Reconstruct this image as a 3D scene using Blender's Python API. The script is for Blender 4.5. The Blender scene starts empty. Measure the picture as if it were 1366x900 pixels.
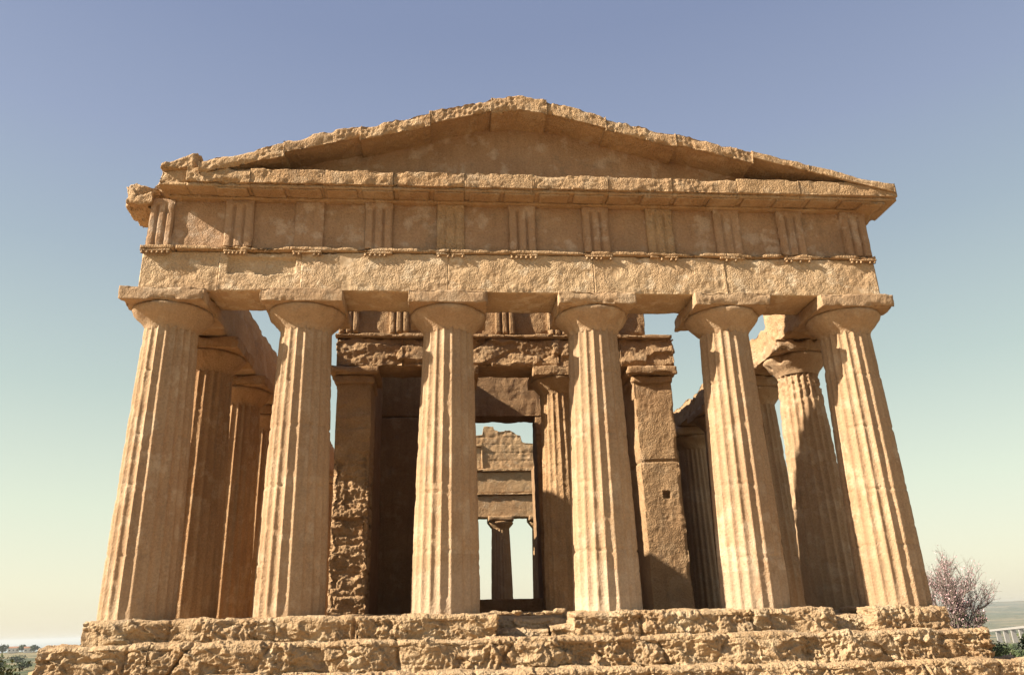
import bpy, math, random
import numpy as np
from mathutils import Matrix, Vector

scene = bpy.context.scene
R = math.radians
# ------------------------------------------------------------------ camera
cam_d = bpy.data.cameras.new('camera')
cam = bpy.data.objects.new('camera', cam_d)
scene.collection.objects.link(cam)
scene.camera = cam
YAW, PITCH, ROLL, FPX = 0.093564, 0.352223, -0.0358, 1034.4
cy_, sy_, cp_, sp_ = math.cos(YAW), math.sin(YAW), math.cos(PITCH), math.sin(PITCH)
F_ = Vector((sy_ * cp_, cy_ * cp_, sp_)); R0_ = Vector((cy_, -sy_, 0)); U0_ = R0_.cross(F_)
R_ = R0_ * math.cos(ROLL) + U0_ * math.sin(ROLL); U_ = -R0_ * math.sin(ROLL) + U0_ * math.cos(ROLL)
m = Matrix((R_, U_, -F_)).transposed().to_4x4()
m.translation = Vector((-1.73345, -15.71104, -0.17396))
cam.matrix_world = m
cam_d.sensor_width = 36.0
cam_d.lens = 36.0 * FPX / 1366.0
cam_d.clip_start = 0.1
cam_d.clip_end = 120000.0

# ------------------------------------------------------------------ sun, sky, exposure
SUN_DIR = Vector((4.3, 1.0, -2.9)).normalized()          # the way the light travels
sun_d = bpy.data.lights.new('sun', 'SUN')
sun_d.energy = 5.0
sun_d.angle = R(0.53)
sun_d.color = (1.0, 0.90, 0.74)
sun = bpy.data.objects.new('sun', sun_d)
sun.rotation_euler = SUN_DIR.to_track_quat('-Z', 'Y').to_euler()
sun.location = (-60, -20, 45)
scene.collection.objects.link(sun)

world = bpy.data.worlds.new('World')
scene.world = world
world.use_nodes = True
wn, wl = world.node_tree.nodes, world.node_tree.links
wn.clear()
w_out = wn.new('ShaderNodeOutputWorld')
w_bg = wn.new('ShaderNodeBackground')
w_sky = wn.new('ShaderNodeTexSky')
w_sky.sky_type = 'NISHITA'
w_sky.sun_disc = False
w_sky.sun_elevation = math.asin(-SUN_DIR.z)
w_sky.sun_rotation = math.atan2(-SUN_DIR.x, -SUN_DIR.y)
w_sky.air_density = 1.0
w_sky.dust_density = 2.0
w_sky.ozone_density = 1.0
w_tc = wn.new('ShaderNodeTexCoord')
w_sep = wn.new('ShaderNodeSeparateXYZ')
w_ramp = wn.new('ShaderNodeValToRGB')
w_mix = wn.new('ShaderNodeMix'); w_mix.data_type = 'RGBA'; w_mix.blend_type = 'MIX'
SKY_STOPS = [(0.0, (0.98, 0.88, 0.66)), (0.05, (0.96, 0.92, 0.68)), (0.14, (0.82, 0.875, 0.65)),
             (0.27, (0.58, 0.68, 0.58)), (0.42, (0.415, 0.50, 0.545)), (0.54, (0.335, 0.392, 0.535)), (0.66, (0.26, 0.312, 0.47)), (1.0, (0.19, 0.24, 0.42))]
er = w_ramp.color_ramp
er.elements[0].position, er.elements[0].color = SKY_STOPS[0][0], SKY_STOPS[0][1] + (1,)
er.elements[1].position, er.elements[1].color = SKY_STOPS[-1][0], SKY_STOPS[-1][1] + (1,)
for pos, c in SKY_STOPS[1:-1]:
    e = er.elements.new(pos); e.color = c + (1,)
w_scale = wn.new('ShaderNodeVectorMath'); w_scale.operation = 'SCALE'
w_scale.inputs['Scale'].default_value = 6.0
w_mix.inputs[0].default_value = 0.8
wl.new(w_tc.outputs['Generated'], w_sep.inputs[0])
wl.new(w_sep.outputs['Z'], w_ramp.inputs[0])
wl.new(w_ramp.outputs[0], w_scale.inputs[0])
wl.new(w_sky.outputs[0], w_mix.inputs[6])
wl.new(w_scale.outputs[0], w_mix.inputs[7])
wl.new(w_mix.outputs[2], w_bg.inputs[0])
wl.new(w_bg.outputs[0], w_out.inputs[0])
w_bg.inputs[1].default_value = 0.0605
scene.view_settings.view_transform = 'Standard'
scene.view_settings.look = 'None'
scene.view_settings.gamma = 1.0
scene.view_settings.use_curve_mapping = False
scene.view_settings.exposure = 1.5
scene.render.engine = 'CYCLES'
scene.cycles.max_bounces = 8
scene.cycles.diffuse_bounces = 4

# ------------------------------------------------------------------ noise
_rs = np.random.RandomState(7)
_G = _rs.normal(size=(256, 3)); _G /= np.linalg.norm(_G, axis=1)[:, None]
_PT = _rs.permutation(256).astype(np.int64)
def perlin(P, seed=0):
    P = np.asarray(P, float) + seed * 17.317
    i = np.floor(P).astype(np.int64); f = P - i
    u = f * f * f * (f * (f * 6 - 15) + 10)
    out = np.zeros(len(P))
    for dx in (0, 1):
        wx = u[:, 0] if dx else 1 - u[:, 0]
        a = _PT[(i[:, 0] + dx) & 255]
        for dy in (0, 1):
            wy = wx * (u[:, 1] if dy else 1 - u[:, 1])
            b = _PT[(a + i[:, 1] + dy) & 255]
            for dz in (0, 1):
                g = _G[_PT[(b + i[:, 2] + dz) & 255]]
                d = g[:, 0] * (f[:, 0] - dx) + g[:, 1] * (f[:, 1] - dy) + g[:, 2] * (f[:, 2] - dz)
                out += wy * (u[:, 2] if dz else 1 - u[:, 2]) * d
    return out * 1.5
def fbm(P, freq, octv=4, seed=0, gain=0.5):
    P = np.asarray(P, float) * freq
    s = np.zeros(len(P)); a = 1.0; t = 0
    for k in range(octv):
        s += a * perlin(P, seed + k * 3.1); t += a
        P = P * 2.03; a *= gain
    return s / t * 1.4
def ridged(P, freq, octv=3, seed=0):
    P = np.asarray(P, float) * freq
    s = np.zeros(len(P)); a = 1.0; t = 0
    for k in range(octv):
        s += a * (1 - np.abs(perlin(P, seed + k * 5.3)) * 2); t += a
        P = P * 2.1; a *= 0.5
    return s / t
def pits(P, freq, seed=0):
    """rounded cavities: 1 at the middle of a pit, 0 between pits"""
    P = np.asarray(P, float) * freq + seed * 9.7
    i = np.floor(P).astype(np.int64); f = P - i
    best = np.full(len(P), 9.0)
    for dx in (-1, 0, 1):
        for dy in (-1, 0, 1):
            for dz in (-1, 0, 1):
                h = _PT[(_PT[(_PT[(i[:, 0] + dx) & 255] + i[:, 1] + dy) & 255] + i[:, 2] + dz) & 255]
                o = _G[h] * 0.35 + 0.5
                d = (f[:, 0] - dx - o[:, 0]) ** 2 + (f[:, 1] - dy - o[:, 1]) ** 2 + (f[:, 2] - dz - o[:, 2]) ** 2
                best = np.minimum(best, d)
    return np.clip(1 - np.sqrt(best) / 0.7, 0, 1)
def cells(P, freq, seed=0):
    """a random value per fracture cell: broken, faceted stone"""
    P = np.asarray(P, float) * freq + seed * 7.3
    i = np.floor(P).astype(np.int64); f = P - i
    best = np.full(len(P), 9.0); val = np.zeros(len(P))
    for dx in (-1, 0, 1):
        for dy in (-1, 0, 1):
            for dz in (-1, 0, 1):
                h = _PT[(_PT[(_PT[(i[:, 0] + dx) & 255] + i[:, 1] + dy) & 255] + i[:, 2] + dz) & 255]
                o = _G[h] * 0.4 + 0.5
                rx, ry, rz = f[:, 0] - dx - o[:, 0], f[:, 1] - dy - o[:, 1], f[:, 2] - dz - o[:, 2]
                d = rx * rx + ry * ry + rz * rz
                # each cell is a tilted facet, not a flat step
                v = h / 255.0 - 0.5 + 0.9 * (rx * _G[255 - h, 0] + rz * _G[255 - h, 2])
                m_ = d < best
                best = np.where(m_, d, best); val = np.where(m_, v, val)
    return val
def sstep(a, b, x):
    t = np.clip((x - a) / (b - a), 0, 1); return t * t * (3 - 2 * t)

# ------------------------------------------------------------------ mesh helpers
def warp(V):
    """the old platform has settled: it falls a little towards the right"""
    V = V.copy()
    x, z = V[:, 0], V[:, 2]
    V[:, 2] = z - x * (0.010 + 0.006 * np.clip(1 - z / 6.7, 0, 1.2)) * np.clip(1 - np.abs(V[:, 1]) / 120, 0, 1)
    return V
def mk(name, V, F, mat, parent=None, smooth=True, warped=False):
    V = np.asarray(V, float); F = np.asarray(F, np.int64)
    if warped: V = warp(V)
    k = F.shape[1]
    me = bpy.data.meshes.new(name)
    me.vertices.add(len(V)); me.vertices.foreach_set('co', V.astype(np.float32).ravel())
    me.loops.add(F.size); me.loops.foreach_set('vertex_index', F.ravel().astype(np.int32))
    me.polygons.add(len(F))
    me.polygons.foreach_set('loop_start', np.arange(0, F.size, k, dtype=np.int32))
    me.polygons.foreach_set('loop_total', np.full(len(F), k, np.int32))
    me.polygons.foreach_set('use_smooth', np.full(len(F), smooth))
    me.update(calc_edges=True); me.validate()
    if mat: me.materials.append(mat)
    o = bpy.data.objects.new(name, me)
    scene.collection.objects.link(o)
    if parent is not None: o.parent = parent
    return o
class MB:
    def __init__(s): s.V = []; s.F = []; s.n = 0
    def add(s, VF):
        V, F = VF
        s.V.append(V); s.F.append(np.asarray(F) + s.n); s.n += len(V); return s
    def build(s, name, mat, parent=None, smooth=True, warped=True):
        return mk(name, np.concatenate(s.V), np.concatenate(s.F), mat, parent, smooth, warped)

def lattice(lo, hi, res):
    lo = np.array(lo, float); hi = np.array(hi, float)
    n = np.maximum(1, np.round((hi - lo) / np.array(res)).astype(int))
    nx, ny, nz = n
    I = np.full((nx + 1, ny + 1, nz + 1), -1, np.int64)
    msk = np.zeros(I.shape, bool)
    msk[0] = msk[-1] = True; msk[:, 0] = msk[:, -1] = True; msk[:, :, 0] = msk[:, :, -1] = True
    idx = np.argwhere(msk); I[msk] = np.arange(len(idx))
    V = lo + (hi - lo) * idx / n
    Q = []
    def face(A, flip):
        q = np.stack([A[:-1, :-1], A[1:, :-1], A[1:, 1:], A[:-1, 1:]], -1).reshape(-1, 4)
        Q.append(q[:, ::-1] if flip else q)
    face(I[:, :, 0], True); face(I[:, :, -1], False)
    face(I[:, 0, :], False); face(I[:, -1, :], True)
    face(I[0], True); face(I[-1], False)
    return V, np.concatenate(Q)
def rbox(lo, hi, res=0.05, r=0.03, amp=0.015, freq=3.0, chip=0.05, seed=0, pit=0.0, pitf=7.0, shape=None, octv=3, joint='', extra=None):
    """a stone block: rounded, chipped along its edges, weathered on its faces"""
    lo = np.array(lo, float); hi = np.array(hi, float)
    V, F = lattice(lo, hi, res)
    rr = np.minimum(r, (hi - lo) * 0.45)
    ja = ['xyz'.index(c) for c in joint]
    rr[ja] = 0.002
    q = np.clip(V, lo + rr, hi - rr)
    d = V - q
    du = d / rr
    n = du / np.maximum(np.linalg.norm(du, axis=1), 1e-9)[:, None]
    Vr = q + n * rr
    # soften: how near to an edge, within 12 cm
    D3 = np.minimum(V - lo, hi - V)
    if ja: D3[:, ja] = 9.0
    dist = np.sort(D3, axis=1)[:, 1]
    near = np.exp(-(dist / 0.07) ** 2)
    disp = -amp * (fbm(Vr, freq, octv, seed) * 0.7 + 0.35)
    if chip: disp -= chip * near * np.clip(fbm(Vr, 1.9, 3, seed + 5) * 1.6 + 0.15, 0, 1.2)
    if pit: disp -= pit * pits(Vr, pitf, seed) * np.clip(fbm(Vr, 1.3, 2, seed + 2) + 0.6, 0, 1)
    if ja: disp = disp * (1 - np.abs(n[:, ja]).max(1))
    if extra is not None: disp = disp - extra(Vr, n)
    Vr = Vr + n * disp[:, None]
    if shape is not None: Vr = shape(Vr, n)
    return Vr, F
def tube(p0, p1, r0, r1, n=8):
    p0 = np.array(p0, float); p1 = np.array(p1, float); d = p1 - p0; d /= np.linalg.norm(d)
    a = np.cross(d, [0, 0, 1.0]) if abs(d[2]) < 0.95 else np.cross(d, [1.0, 0, 0]); a /= np.linalg.norm(a); b = np.cross(d, a)
    t = np.arange(n) * 2 * np.pi / n
    c = np.cos(t)[:, None] * a + np.sin(t)[:, None] * b
    V = np.concatenate([p0 + c * r0, p1 + c * r1])
    F = np.array([[i, (i + 1) % n, n + (i + 1) % n, n + i] for i in range(n)])
    return V, F
def box(lo, hi):
    return lattice(lo, hi, (1e9, 1e9, 1e9))
def empty(name, loc, label=None, cat=None, group=None):
    o = bpy.data.objects.new(name, None); scene.collection.objects.link(o); o.location = loc
    o.empty_display_size = 0.5
    if label: tag(o, label, cat, group)
    return o
def tag(o, label=None, cat=None, group=None, kind=None):
    if label: o['label'] = label
    if cat: o['category'] = cat
    if group: o['group'] = group
    if kind: o['kind'] = kind
    return o

# ------------------------------------------------------------------ materials
def new_mat(name):
    mt = bpy.data.materials.new(name); mt.use_nodes = True
    nt = mt.node_tree; b = nt.nodes['Principled BSDF']
    b.inputs['Roughness'].default_value = 0.92
    b.inputs['Specular IOR Level'].default_value = 0.15
    return mt, nt, b
def N(nt, t, **kw):
    n = nt.nodes.new(t)
    for k, v in kw.items():
        if k in n.inputs: n.inputs[k].default_value = v
        else: setattr(n, k, v)
    return n
def mixc(nt, fac, a, b, mode='MIX'):
    n = nt.nodes.new('ShaderNodeMix'); n.data_type = 'RGBA'; n.blend_type = mode
    for s, v in ((0, fac), (6, a), (7, b)):
        if isinstance(v, (int, float)): n.inputs[s].default_value = v
        elif isinstance(v, tuple): n.inputs[s].default_value = v + (1,)
        else: nt.links.new(v, n.inputs[s])
    return n.outputs[2]
def ramp(nt, src, a, b, va=0.0, vb=1.0):
    n = nt.nodes.new('ShaderNodeMapRange'); n.clamp = True
    n.inputs[1].default_value = a; n.inputs[2].default_value = b; n.inputs[3].default_value = va; n.inputs[4].default_value = vb
    nt.links.new(src, n.inputs[0]); return n.outputs[0]
def stone(name, c1, c2, c3, patch=0.5, streak=0.0, bump=0.03, coarse=0.5, pitting=0.5, scale=1.0, speck=0.2, finew=0.35, bmask=0.3, grime=0.0, foot=0.0, drum=0.0):
    mt, nt, b = new_mat(name)
    geo = N(nt, 'ShaderNodeNewGeometry'); pos = geo.outputs['Position']
    def noise(s, det=5, rough=0.55, vec=None):
        n = N(nt, 'ShaderNodeTexNoise', Scale=s * scale, Detail=det, Roughness=rough)
        nt.links.new(vec if vec is not None else pos, n.inputs['Vector']); return n.outputs['Fac']
    col = mixc(nt, ramp(nt, noise(0.7), 0.35, 0.68), c1, c2)
    col = mixc(nt, ramp(nt, noise(2.3, 6, 0.62), 0.53, 0.62, 0, patch), col, c3)
    if streak:
        mp = N(nt, 'ShaderNodeMapping'); mp.inputs['Scale'].default_value = (5.0, 5.0, 0.45)
        nt.links.new(pos, mp.inputs[0])
        col = mixc(nt, ramp(nt, noise(1.0, 5, 0.6, mp.outputs[0]), 0.5, 0.72, 0, streak), col, tuple(0.55 * x for x in c2))
    if grime:   # grey lichen and soot patches with ragged outlines
        col = mixc(nt, ramp(nt, noise(1.25, 9, 0.68), 0.585, 0.66, 0, grime), col, (0.17, 0.125, 0.085))
    if foot:    # pale mortar repair round the foot of the shaft
        sz = N(nt, 'ShaderNodeSeparateXYZ'); nt.links.new(pos, sz.inputs[0])
        ad = N(nt, 'ShaderNodeMath', operation='MULTIPLY_ADD'); nt.links.new(noise(1.6, 4, 0.6), ad.inputs[0]); ad.inputs[1].default_value = -5.0; nt.links.new(sz.outputs['Z'], ad.inputs[2])
        col = mixc(nt, ramp(nt, ad.outputs[0], -1.1, -1.9, 0, foot), col, (0.50, 0.395, 0.285))
    fine = noise(22, 6, 0.7)
    # no two quarried blocks are the same colour
    isl = geo.outputs['Random Per Island']
    col = mixc(nt, ramp(nt, isl, 0.0, 1.0, 0.0, 0.30), col, mixc(nt, 0.55, c3, (0.34, 0.222, 0.13)))
    if drum:    # nor two drums of a shaft
        oi = N(nt, 'ShaderNodeObjectInfo'); sz2 = N(nt, 'ShaderNodeSeparateXYZ'); nt.links.new(pos, sz2.inputs[0])
        a1 = N(nt, 'ShaderNodeMath', operation='MULTIPLY_ADD'); nt.links.new(sz2.outputs['Z'], a1.inputs[0]); a1.inputs[1].default_value = 0.78; nt.links.new(oi.outputs['Random'], a1.inputs[2])
        fl_ = N(nt, 'ShaderNodeMath', operation='FLOOR'); nt.links.new(a1.outputs[0], fl_.inputs[0])
        a2 = N(nt, 'ShaderNodeMath', operation='MULTIPLY_ADD'); nt.links.new(oi.outputs['Random'], a2.inputs[0]); a2.inputs[1].default_value = 57.0; nt.links.new(fl_.outputs[0], a2.inputs[2])
        wnz = N(nt, 'ShaderNodeTexWhiteNoise'); wnz.noise_dimensions = '1D'; nt.links.new(a2.outputs[0], wnz.inputs['W'])
        col = mixc(nt, ramp(nt, wnz.outputs['Value'], 0.3, 1.0, 0.0, drum), col, (0.285, 0.185, 0.108))
    hsv = N(nt, 'ShaderNodeHueSaturation'); nt.links.new(col, hsv.inputs['Color'])
    nt.links.new(ramp(nt, fine, 0.3, 0.7, 1 - speck, 1 + speck), hsv.inputs['Value'])
    nt.links.new(hsv.outputs[0], b.inputs['Base Color'])
    # relief
    v = N(nt, 'ShaderNodeTexVoronoi', Scale=26 * scale); v.feature = 'F1'
    nt.links.new(pos, v.inputs['Vector'])
    h1 = N(nt, 'ShaderNodeMath', operation='MULTIPLY'); nt.links.new(ramp(nt, v.outputs['Distance'], 0.0, 0.55), h1.inputs[0]); h1.inputs[1].default_value = pitting
    h2 = N(nt, 'ShaderNodeMath', operation='MULTIPLY_ADD'); nt.links.new(noise(9, 8, 0.68), h2.inputs[0]); h2.inputs[1].default_value = coarse; nt.links.new(h1.outputs[0], h2.inputs[2])
    h3 = N(nt, 'ShaderNodeMath', operation='MULTIPLY_ADD'); nt.links.new(fine, h3.inputs[0]); h3.inputs[1].default_value = finew; nt.links.new(h2.outputs[0], h3.inputs[2])
    h4 = N(nt, 'ShaderNodeMath', operation='MULTIPLY'); nt.links.new(h3.outputs[0], h4.inputs[0]); nt.links.new(ramp(nt, noise(1.7, 4, 0.6), 0.36, 0.60, 1 - bmask, 1.1), h4.inputs[1])
    bp = N(nt, 'ShaderNodeBump', Strength=1.0, Distance=bump)
    nt.links.new(h4.outputs[0], bp.inputs['Height']); nt.links.new(bp.outputs[0], b.inputs['Normal'])
    return mt
M_COL = stone('column_stone', (0.375, 0.251, 0.145), (0.305, 0.187, 0.102), (0.44, 0.33, 0.22), patch=0.6, streak=0.45, bump=0.022, coarse=0.7, pitting=0.3, grime=0.35, drum=0.45)
M_COLP = stone('repaired_column_stone', (0.375, 0.251, 0.145), (0.305, 0.187, 0.102), (0.44, 0.33, 0.22), patch=0.6, streak=0.4, bump=0.022, coarse=0.7, pitting=0.3, grime=0.35, foot=0.6, drum=0.45)
M_ARCH = stone('architrave_stone', (0.46, 0.325, 0.192), (0.37, 0.235, 0.128), (0.55, 0.43, 0.295), patch=0.75, bump=0.032, coarse=0.7, pitting=0.45, bmask=0.95, grime=0.35)
M_WALL = stone('wall_stone', (0.385, 0.248, 0.131), (0.315, 0.184, 0.09), (0.43, 0.31, 0.195), patch=0.6, bump=0.04, coarse=0.8, pitting=0.6, bmask=0.6, grime=0.45)
M_FRI = stone('frieze_stone', (0.355, 0.219, 0.124), (0.285, 0.162, 0.085), (0.44, 0.32, 0.225), patch=0.85, streak=0.35, bump=0.032, coarse=0.8, pitting=0.35, bmask=0.7, grime=0.5)
M_ROUGH = stone('shelly_stone', (0.365, 0.253, 0.145), (0.280, 0.178, 0.094), (0.43, 0.325, 0.205), patch=0.7, bump=0.03, coarse=1.2, pitting=0.5, speck=0.16, finew=0.25, grime=0.5)
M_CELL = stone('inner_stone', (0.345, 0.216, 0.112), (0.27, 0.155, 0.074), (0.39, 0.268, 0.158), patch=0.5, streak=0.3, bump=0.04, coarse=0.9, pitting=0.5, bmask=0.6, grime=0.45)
M_DOOR = stone('shade_darkened_stone', (0.255, 0.150, 0.074), (0.195, 0.105, 0.048), (0.31, 0.20, 0.11), patch=0.5, streak=0.4, bump=0.04, coarse=0.9, pitting=0.5, bmask=0.6, grime=0.5)  # inner stone with the porch shade worked into its base colours
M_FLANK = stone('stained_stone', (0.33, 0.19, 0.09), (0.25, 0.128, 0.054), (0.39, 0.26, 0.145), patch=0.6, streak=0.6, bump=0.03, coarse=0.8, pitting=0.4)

# ================================================================== THE TEMPLE
temple = empty('temple', (0, 0, 0), 'ruined golden limestone Doric temple with six fluted front columns and a low pediment', 'temple')

# ---- stepped base
def erode_top(flat=0.25):
    def f(V, n): return V
    return f
def step_course(blocks, seed, amp=0.16, joints=()):
    mb = MB()
    for k, (x0, x1, y0, y1, z0, z1) in enumerate(blocks):
        lo = np.array((x0, y0, z0)); hi = np.array((x1, y1, z1))
        V, F = lattice(lo, hi, (0.017, 0.03, 0.016) if seed < 40 else (0.05, 0.05, 0.05))
        rr = np.array((0.04, 0.20, 0.14))
        lob = lo + rr * np.array((1, 1, 0.02)); hib = hi - rr * np.array((1, 0.05, 1))
        q = np.clip(V, lob, hib); d = (V - q) / rr
        n = d / np.maximum(np.linalg.norm(d, axis=1), 1e-9)[:, None]
        P = q + n * rr * np.where(V < lob, np.array((1, 1, 0.02)), np.array((1, 0.05, 1)))
        nn = n / np.maximum(np.linalg.norm(n, axis=1), 1e-9)[:, None]
        S = P @ np.array([[0.78, 0, 0.62], [0, 1, 0], [-0.62, 0, 0.78]]) * np.array((0.75, 1, 1.7))   # tilted bedding
        Wp = P + 0.10 * np.stack([fbm(P, 2.2, 2, seed + 11), fbm(P, 2.2, 2, seed + 12), fbm(P, 2.2, 2, seed + 13)], -1)
        big = fbm(P * np.array((1, 1, 0.8)), 1.15, 3, seed + 1)
        Sw = Wp @ np.array([[0.78, 0, 0.62], [0, 1, 0], [-0.62, 0, 0.78]]) * np.array((0.6, 1, 1.9))
        e = 0.70 * np.clip(big + 0.30, 0, 2)
        e += 0.38 * cells(Sw, 2.1, seed)
        e += 0.20 * cells(Wp * np.array((0.5, 1, 1.9)), 4.6, seed + 3)
        e += 0.55 * np.clip(0.9 - ridged(Sw, 1.9, 3, seed + 2), 0, 1.2) * sstep(-0.2, 0.3, fbm(P, 0.6, 2, seed + 8))
        rough = np.clip(fbm(P, 0.9, 2, seed + 4) + 0.65, 0.1, 1.3)
        e += 0.34 * pits(Wp, 12.0, seed) * rough
        e += 0.30 * pits(P, 6.0, seed + 1) * np.clip(fbm(P, 0.8, 2, seed + 9) + 0.25, 0, 1)
        e += 0.20 * fbm(P, 9, 3, seed + 6, 0.65) * rough
        wx = P[:, 0] + 0.05 * fbm(P, 1.5, 2, seed + 14)
        jw = sum((0.55 * np.exp(-((wx - xj - sl * (P[:, 2] - hi[2])) / 0.032) ** 2) for xj, sl in joints), np.zeros(len(P)))
        e += jw * np.clip(0.7 + fbm(P, 2.5, 2, seed + 15), 0.2, 1.4)
        top = np.clip(nn[:, 2], 0, 1); back = np.clip(nn[:, 1], 0, 1)
        e = e * (1 - 0.62 * top ** 2) * (1 - back)
        P = P - nn * (amp * e)[:, None]
        mb.add((P, F))
    return mb
def course(cuts, y0, y1, z0, z1):
    return [(a - (0.0 if k == 0 else 0.03), b, y0 + dy, y1, z0, z1 + dz) for k, (a, b, dy, dz) in enumerate(cuts)]
top_blocks = course([(-8.32, -3.32, 0, 0), (-3.34, -0.72, -0.05, 0)], -0.20, 1.3, -0.62, 0.02) \
    + [(-0.85, 0.85, 0.72, 1.5, -0.7, -0.08), (-0.9, 0.30, 0.12, 1.0, -0.7, -0.27), (0.28, 0.85, 0.02, 1.0, -0.7, -0.20)] \
    + course([(0.68, 4.6, -0.04, 0), (4.5, 5.95, 0, 0), (5.9, 6.72, 0.34, -0.13), (6.7, 8.28, 0, 0)], -0.20, 1.3, -0.62, 0.02)
step_course(top_blocks, 11, 0.17, [(-6.75, .1), (-4.9, -.05), (-3.42, 0), (-2.75, -.2), (2.05, .1), (4.2, -.1), (7.35, 0)]).build('step', M_ROUGH, temple)
step_course(course([(-8.86, -6.9, 0, 0), (-6.95, 4.3, 0.03, 0.0), (4.1, 8.76, 0.0, 0)], -0.62, 0.8, -1.2, -0.40), 21, 0.20, [(-7.3, .1), (-6.2, .7), (-4.8, .6), (-2.6, -.1), (-0.4, .7), (2.2, -.3), (3.6, .6), (6.7, -.2)]).build('step', M_ROUGH, temple)
step_course(course([(-9.55, 0.6, 0, 0), (0.4, 9.55, 0.04, 0)], -1.1, 0.4, -1.7, -0.93), 31, 0.20, [(-7.5, .1), (-5, .3), (-2.8, 0), (-1.2, .2), (1.9, 0), (3.6, .2), (5.2, 0), (7.0, -.2), (8.5, .1)]).build('step', M_ROUGH, temple)
step_course(course([(-10.0, 1.0, 0, 0), (0.9, 10.2, 0, 0)], -1.6, -0.2, -2.3, -1.45), 41, 0.18).build('step', M_ROUGH, temple)
fl = MB()
fl.add(rbox((-8.3, 1.25, -0.9), (8.62, 39.4, -0.03), (0.12, 0.12, 0.3), 0.05, 0.05, 1.5, 0.05, 3))
fl.add(rbox((-9.4, 0.3, -2.2), (9.4, 40.4, -0.8), (0.2, 0.2, 0.2), 0.1, 0.15, 0.9, 0.1, 4))
fl.add(rbox((-4.75, 5.3, -0.1), (4.75, 33.5, 0.10), (0.1, 0.1, 0.1), 0.04, 0.05, 1.5, 0.06, 5))
fl.build('platform', M_ROUGH, temple)

# ---- columns
def column_mesh(cx, cy, zb, zt, Rb, Rt, seed, sub=8, nz=150, wear=0.5, lean=(0, 0), fl_n=20, amp=0.004, depth=0.064):
    nang = fl_n * sub
    th = np.arange(nang) * 2 * np.pi / nang
    t = np.linspace(0, 1, nz + 1)
    T, TH = np.meshgrid(t, th, indexing='ij')
    T = T.ravel(); TH = TH.ravel()
    rad = Rb + (Rt - Rb) * T + 0.014 * np.sin(np.pi * T)
    u = ((TH / (2 * np.pi) * fl_n + 0.5) % 1.0) * 2 - 1
    z = zb + (zt - zb) * T
    P0 = np.stack([cx + rad * np.cos(TH - np.pi / 2), cy + rad * np.sin(TH - np.pi / 2), z], -1)
    w = np.clip(fbm(P0 * np.array((1, 1, 0.6)), 1.1, 3, seed) * 1.5 + wear - 0.85, 0, 1) * 0.85
    w = np.maximum(w, 0.85 * sstep(0.10, 0.0, T) * np.clip(fbm(P0, 2.0, 2, seed + 3) + 0.5, 0, 1))
    dep = depth * rad / 0.71 * (1 - u * u) * (1 - w)
    arr = np.abs(u) ** 5
    dep += arr * (0.002 + 0.045 * np.clip(fbm(P0, 4.5, 3, seed + 7) - 0.22, 0, 1)) + w * 0.02
    if seed == 300:
        tp = sstep(0.80, 0.97, T); dep += tp * (0.07 * pits(P0, 9, 5) + 0.05 * (fbm(P0, 4, 3, 6) + 0.3)) * (1 + 0 * T)
        w = np.maximum(w, tp * 0.9)
    dep += amp * (fbm(P0, 5.0, 3, seed + 9) + 0.3) + 0.03 * w * pits(P0, 7, seed) + 0.04 * np.clip(fbm(P0, 1.7, 3, seed + 13) - 0.5, 0, 1)
    # drum joints
    for zj in (0.21, 0.43, 0.63, 0.82):
        zz = zj + 0.02 * math.sin(seed * 3 + zj * 20)
        dep += 0.028 * np.exp(-((T - zz) * (zt - zb) / 0.022) ** 2) * np.clip(0.4 + fbm(P0, 3, 2, seed + 17) * 1.5, 0, 1)
    rr = rad - dep
    V = np.stack([cx + lean[0] * T + rr * np.cos(TH - np.pi / 2), cy + lean[1] * T + rr * np.sin(TH - np.pi / 2), z], -1)
    i = np.arange(nz)[:, None] * nang; j = np.arange(nang)[None]; j2 = (j + 1) % nang
    F = np.stack([i + j, i + j2, i + nang + j2, i + nang + j], -1).reshape(-1, 4)
    return V, F
def lathe(cx, cy, prof, nang, seed, amp=0.012, chip=0.0):
    prof = np.array(prof)
    # resample
    s = np.concatenate([[0], np.cumsum(np.linalg.norm(np.diff(prof, axis=0), axis=1))])
    k = max(8, int(s[-1] / 0.03)); ss = np.linspace(0, s[-1], k)
    r = np.interp(ss, s, prof[:, 0]); z = np.interp(ss, s, prof[:, 1])
    th = np.arange(nang) * 2 * np.pi / nang
    Rr = r[:, None] + 0 * th; Z = z[:, None] + 0 * th
    P = np.stack([cx + Rr * np.cos(th), cy + Rr * np.sin(th), Z], -1).reshape(-1, 3)
    d = amp * (fbm(P, 4, 3, seed) + 0.2) + chip * np.clip(fbm(P, 1.4, 3, seed + 3) - 0.15, 0, 1)
    Rr = Rr.ravel() * 1.0 - d
    TH = (0 * r[:, None] + th).ravel()
    V = np.stack([cx + Rr * np.cos(TH), cy + Rr * np.sin(TH), Z.ravel()], -1)
    i = np.arange(k - 1)[:, None] * nang; j = np.arange(nang)[None]; j2 = (j + 1) % nang
    F = np.stack([i + j, i + j2, i + nang + j2, i + nang + j], -1).reshape(-1, 4)
    return V, F
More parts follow.
